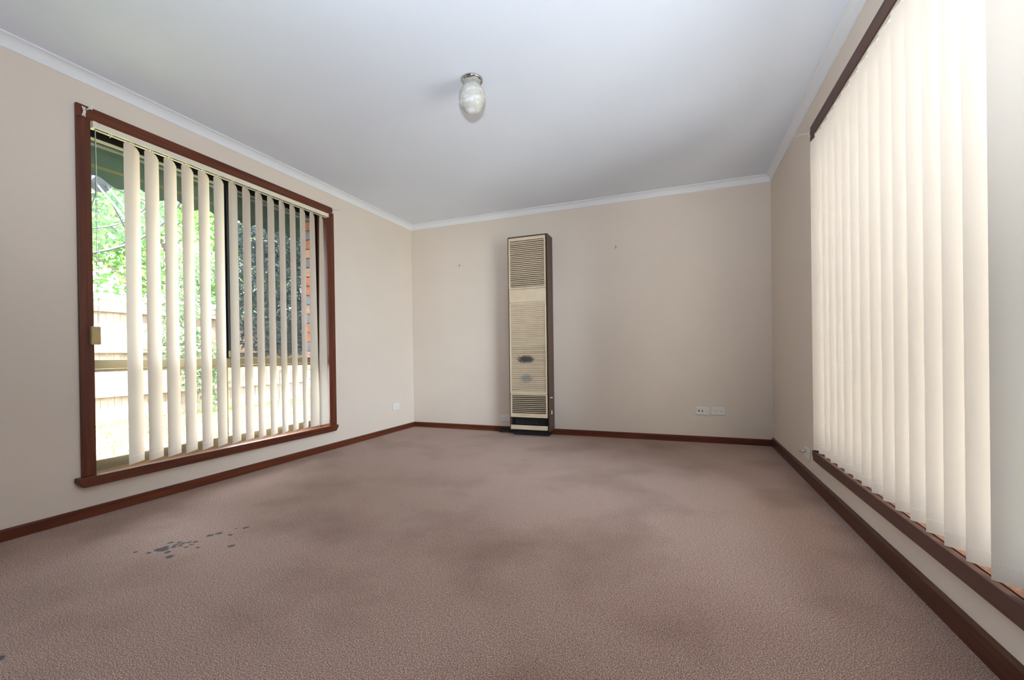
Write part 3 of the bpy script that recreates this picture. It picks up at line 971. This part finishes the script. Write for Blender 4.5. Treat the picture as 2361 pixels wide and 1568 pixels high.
MB().box(AX + 0.0045, AX + 0.006, ay0, ay1, 2.192, 2.214).obj('valance_stripe', 'awning_stripe', vo)
for yy in (ay0 + 0.03, ay1 - 0.03):
    MB().tube([(-0.29, yy, 1.9), (AX, yy, 2.36)], 0.010, 8).obj('side_arm', 'awning_bar', ae, smooth=True)

# mesh satellite dish seen from behind, on a pole
DC = Vector((-4.5, -1.05, 3.46))
dax = Vector((-0.78, -0.10, 0.62)).normalized()
da = Vector((0, 1, 0)); da = (da - dax * da.dot(dax)).normalized()
db = dax.cross(da)
DR, DD = 1.36, 0.36
dish = tag(empty('satellite_dish', (-3.95, -0.95, -0.17)), 'large mesh satellite dish seen from behind beside the yard tree', 'dish')
dp = lambda r, t: DC - dax * DD * (1 - (r / DR) ** 2) + (da * math.cos(t) + db * math.sin(t)) * r
vs, fs = [], []
for i_ in range(9):
    for j in range(48):
        vs.append(dp(0.04 + (DR - 0.04) * i_ / 8, 2 * math.pi * j / 48))
for i_ in range(8):
    for j in range(48):
        fs.append((i_ * 48 + j, i_ * 48 + (j + 1) % 48, (i_ + 1) * 48 + (j + 1) % 48, (i_ + 1) * 48 + j))
MB().add(vs, fs).obj('mesh_reflector', 'dish_mesh', dish, smooth=True)
for j in range(10):
    t = 2 * math.pi * (j + 0.32) / 10
    MB().tube([dp(0.05 + (DR - 0.05) * i_ / 8, t) - dax * 0.012 for i_ in range(9)], 0.010, 6).obj('rib', 'galv', dish, smooth=True)
for rr, th in ((DR, 0.02), (0.78, 0.013)):
    MB().tube([dp(rr, 2 * math.pi * j / 48) - dax * 0.012 for j in range(49)], th, 6).obj('ring', 'galv', dish, smooth=True)
hub = DC - dax * (DD + 0.05)
MB().lathe([(0.12, -0.03), (0.12, 0.03)], hub, 20, dax).obj('hub', 'galv', dish)
mt = Vector((-3.72, -0.86, 2.62))
for o_ in (-0.06, 0.06):
    MB().tube([hub + da * o_, mt + da * o_], 0.013, 8).obj('mount_strut', 'galv', dish, smooth=True)
MB().lathe([(0.06, -0.08), (0.06, 0.08)], mt, 14).obj('polar_mount', 'galv', dish)
MB().tube([(mt.x, mt.y, -0.17), tuple(mt)], 0.04, 12).obj('pole', 'galv', dish, smooth=True)

# trees and shrubs
def leaves(rgn, centres, n, size, droop=0.0):
    m = MB()
    vs, fs = [], []
    tot = sum(c[3] * c[4] * c[5] for c in centres)
    for (cx, cy, cz, rx, ry, rz) in centres:
        k_ = int(n * rx * ry * rz / tot)
        for _ in range(k_):
            while True:
                a, b, c = rgn.uniform(-1, 1), rgn.uniform(-1, 1), rgn.uniform(-1, 1)
                q = a * a + b * b + c * c
                if q < 1 and rgn.random() < 0.35 + 0.65 * q:
                    break
            p = Vector((cx + a * rx, cy + b * ry, cz + c * rz))
            d = Vector((rgn.gauss(0, 1), rgn.gauss(0, 1), rgn.gauss(0, 1) - droop)).normalized()
            e = d.orthogonal().normalized()
            e = (e * math.cos(rgn.uniform(0, 6.28)) + d.cross(e) * math.sin(rgn.uniform(0, 6.28)))
            if e.length < 1e-3:
                continue
            e.normalize()
            L_ = size * rgn.uniform(0.6, 1.3)
            o = len(vs)
            vs += [p, p + d * L_ * 0.5 + e * L_ * 0.24, p + d * L_, p + d * L_ * 0.5 - e * L_ * 0.24]
            fs.append((o, o + 1, o + 2, o + 3))
    me = bpy.data.meshes.new('foliage')
    me.from_pydata([tuple(v) for v in vs], [], fs)
    return me

def tree(name, label, cat, base, trunk_h, tr, centres, n, size, leafm, seed, droop=0.0, group=None):
    rgn = random.Random(seed)
    e = tag(empty(name, base), label, cat, group)
    b = Vector(base)
    top = b + Vector((rgn.uniform(-.2, .2), rgn.uniform(-.2, .2), trunk_h))
    MB().tube([b, b.lerp(top, 0.5) + Vector((rgn.uniform(-.08, .08), rgn.uniform(-.08, .08), 0)), top], [tr, tr * 0.8, tr * 0.6], 10).obj('trunk', 'bark', e, smooth=True)
    for c in centres:
        q = Vector(c[:3])
        st = b.lerp(top, rgn.uniform(0.6, 1.0))
        MB().tube([st, st.lerp(q, 0.5) + Vector((0, 0, rgn.uniform(0.02, .12) * trunk_h)), q + Vector((0, 0, c[5] * 0.3))], [tr * 0.45, tr * 0.3, tr * 0.12], 7).obj('branch', 'bark', e, smooth=True)
    me = leaves(rgn, centres, n, size, droop)
    me.materials.append(MAT[leafm])
    link('foliage', me, e)
    return e

tree('leafy_tree', 'tall bright green leafy tree rising behind the fence', 'tree', (-11.0, 4.6, -0.17), 2.8, 0.18,
     [(-11.2, 1.7, 4.9, 1.7, 2.1, 1.7), (-10.8, 3.8, 4.5, 1.7, 1.9, 1.9), (-10.6, 5.8, 4.1, 1.6, 1.8, 1.9), (-11.6, 3.2, 6.6, 2.0, 2.6, 1.6), (-10.8, 1.9, 3.3, 1.1, 2.2, .9), (-10.6, 4.6, 2.5, 1.1, 1.8, 1.1)],
     20000, 0.18, 'leaf_bright', 11)
tree('shade_tree', 'dense grey green tree shading the yard behind the flyscreen', 'tree', (-4.6, 2.2, -0.17), 1.5, 0.11,
     [(-4.5, 1.65, 1.50, .55, .50, .62), (-4.5, 2.30, 1.55, .6, .60, .68), (-4.4, 3.0, 1.6, .6, .6, .75), (-4.6, 1.75, 2.35, .6, .55, .60), (-4.5, 2.5, 2.5, .6, .65, .65), (-4.4, 3.3, 2.5, .6, .6, .8), (-4.7, 2.2, 3.2, .7, .9, .55), (-4.6, 3.2, 3.4, .7, .8, .5)],
     26000, 0.085, 'leaf_dark', 12)
tree('garden_shrub', 'loose mid green shrub drooping in front of the paling fence', 'shrub', (-5.3, 0.75, -0.17), 0.9, 0.035,
     [(-5.3, .55, 1.25, .36, .36, .55), (-5.2, .85, .85, .36, .40, .55), (-5.3, 1.15, .4, .30, .35, .45), (-5.3, .75, 1.95, .34, .38, .5), (-5.3, .95, 2.6, .34, .38, .45)],
     3000, 0.10, 'leaf_mid', 13, 0.8)
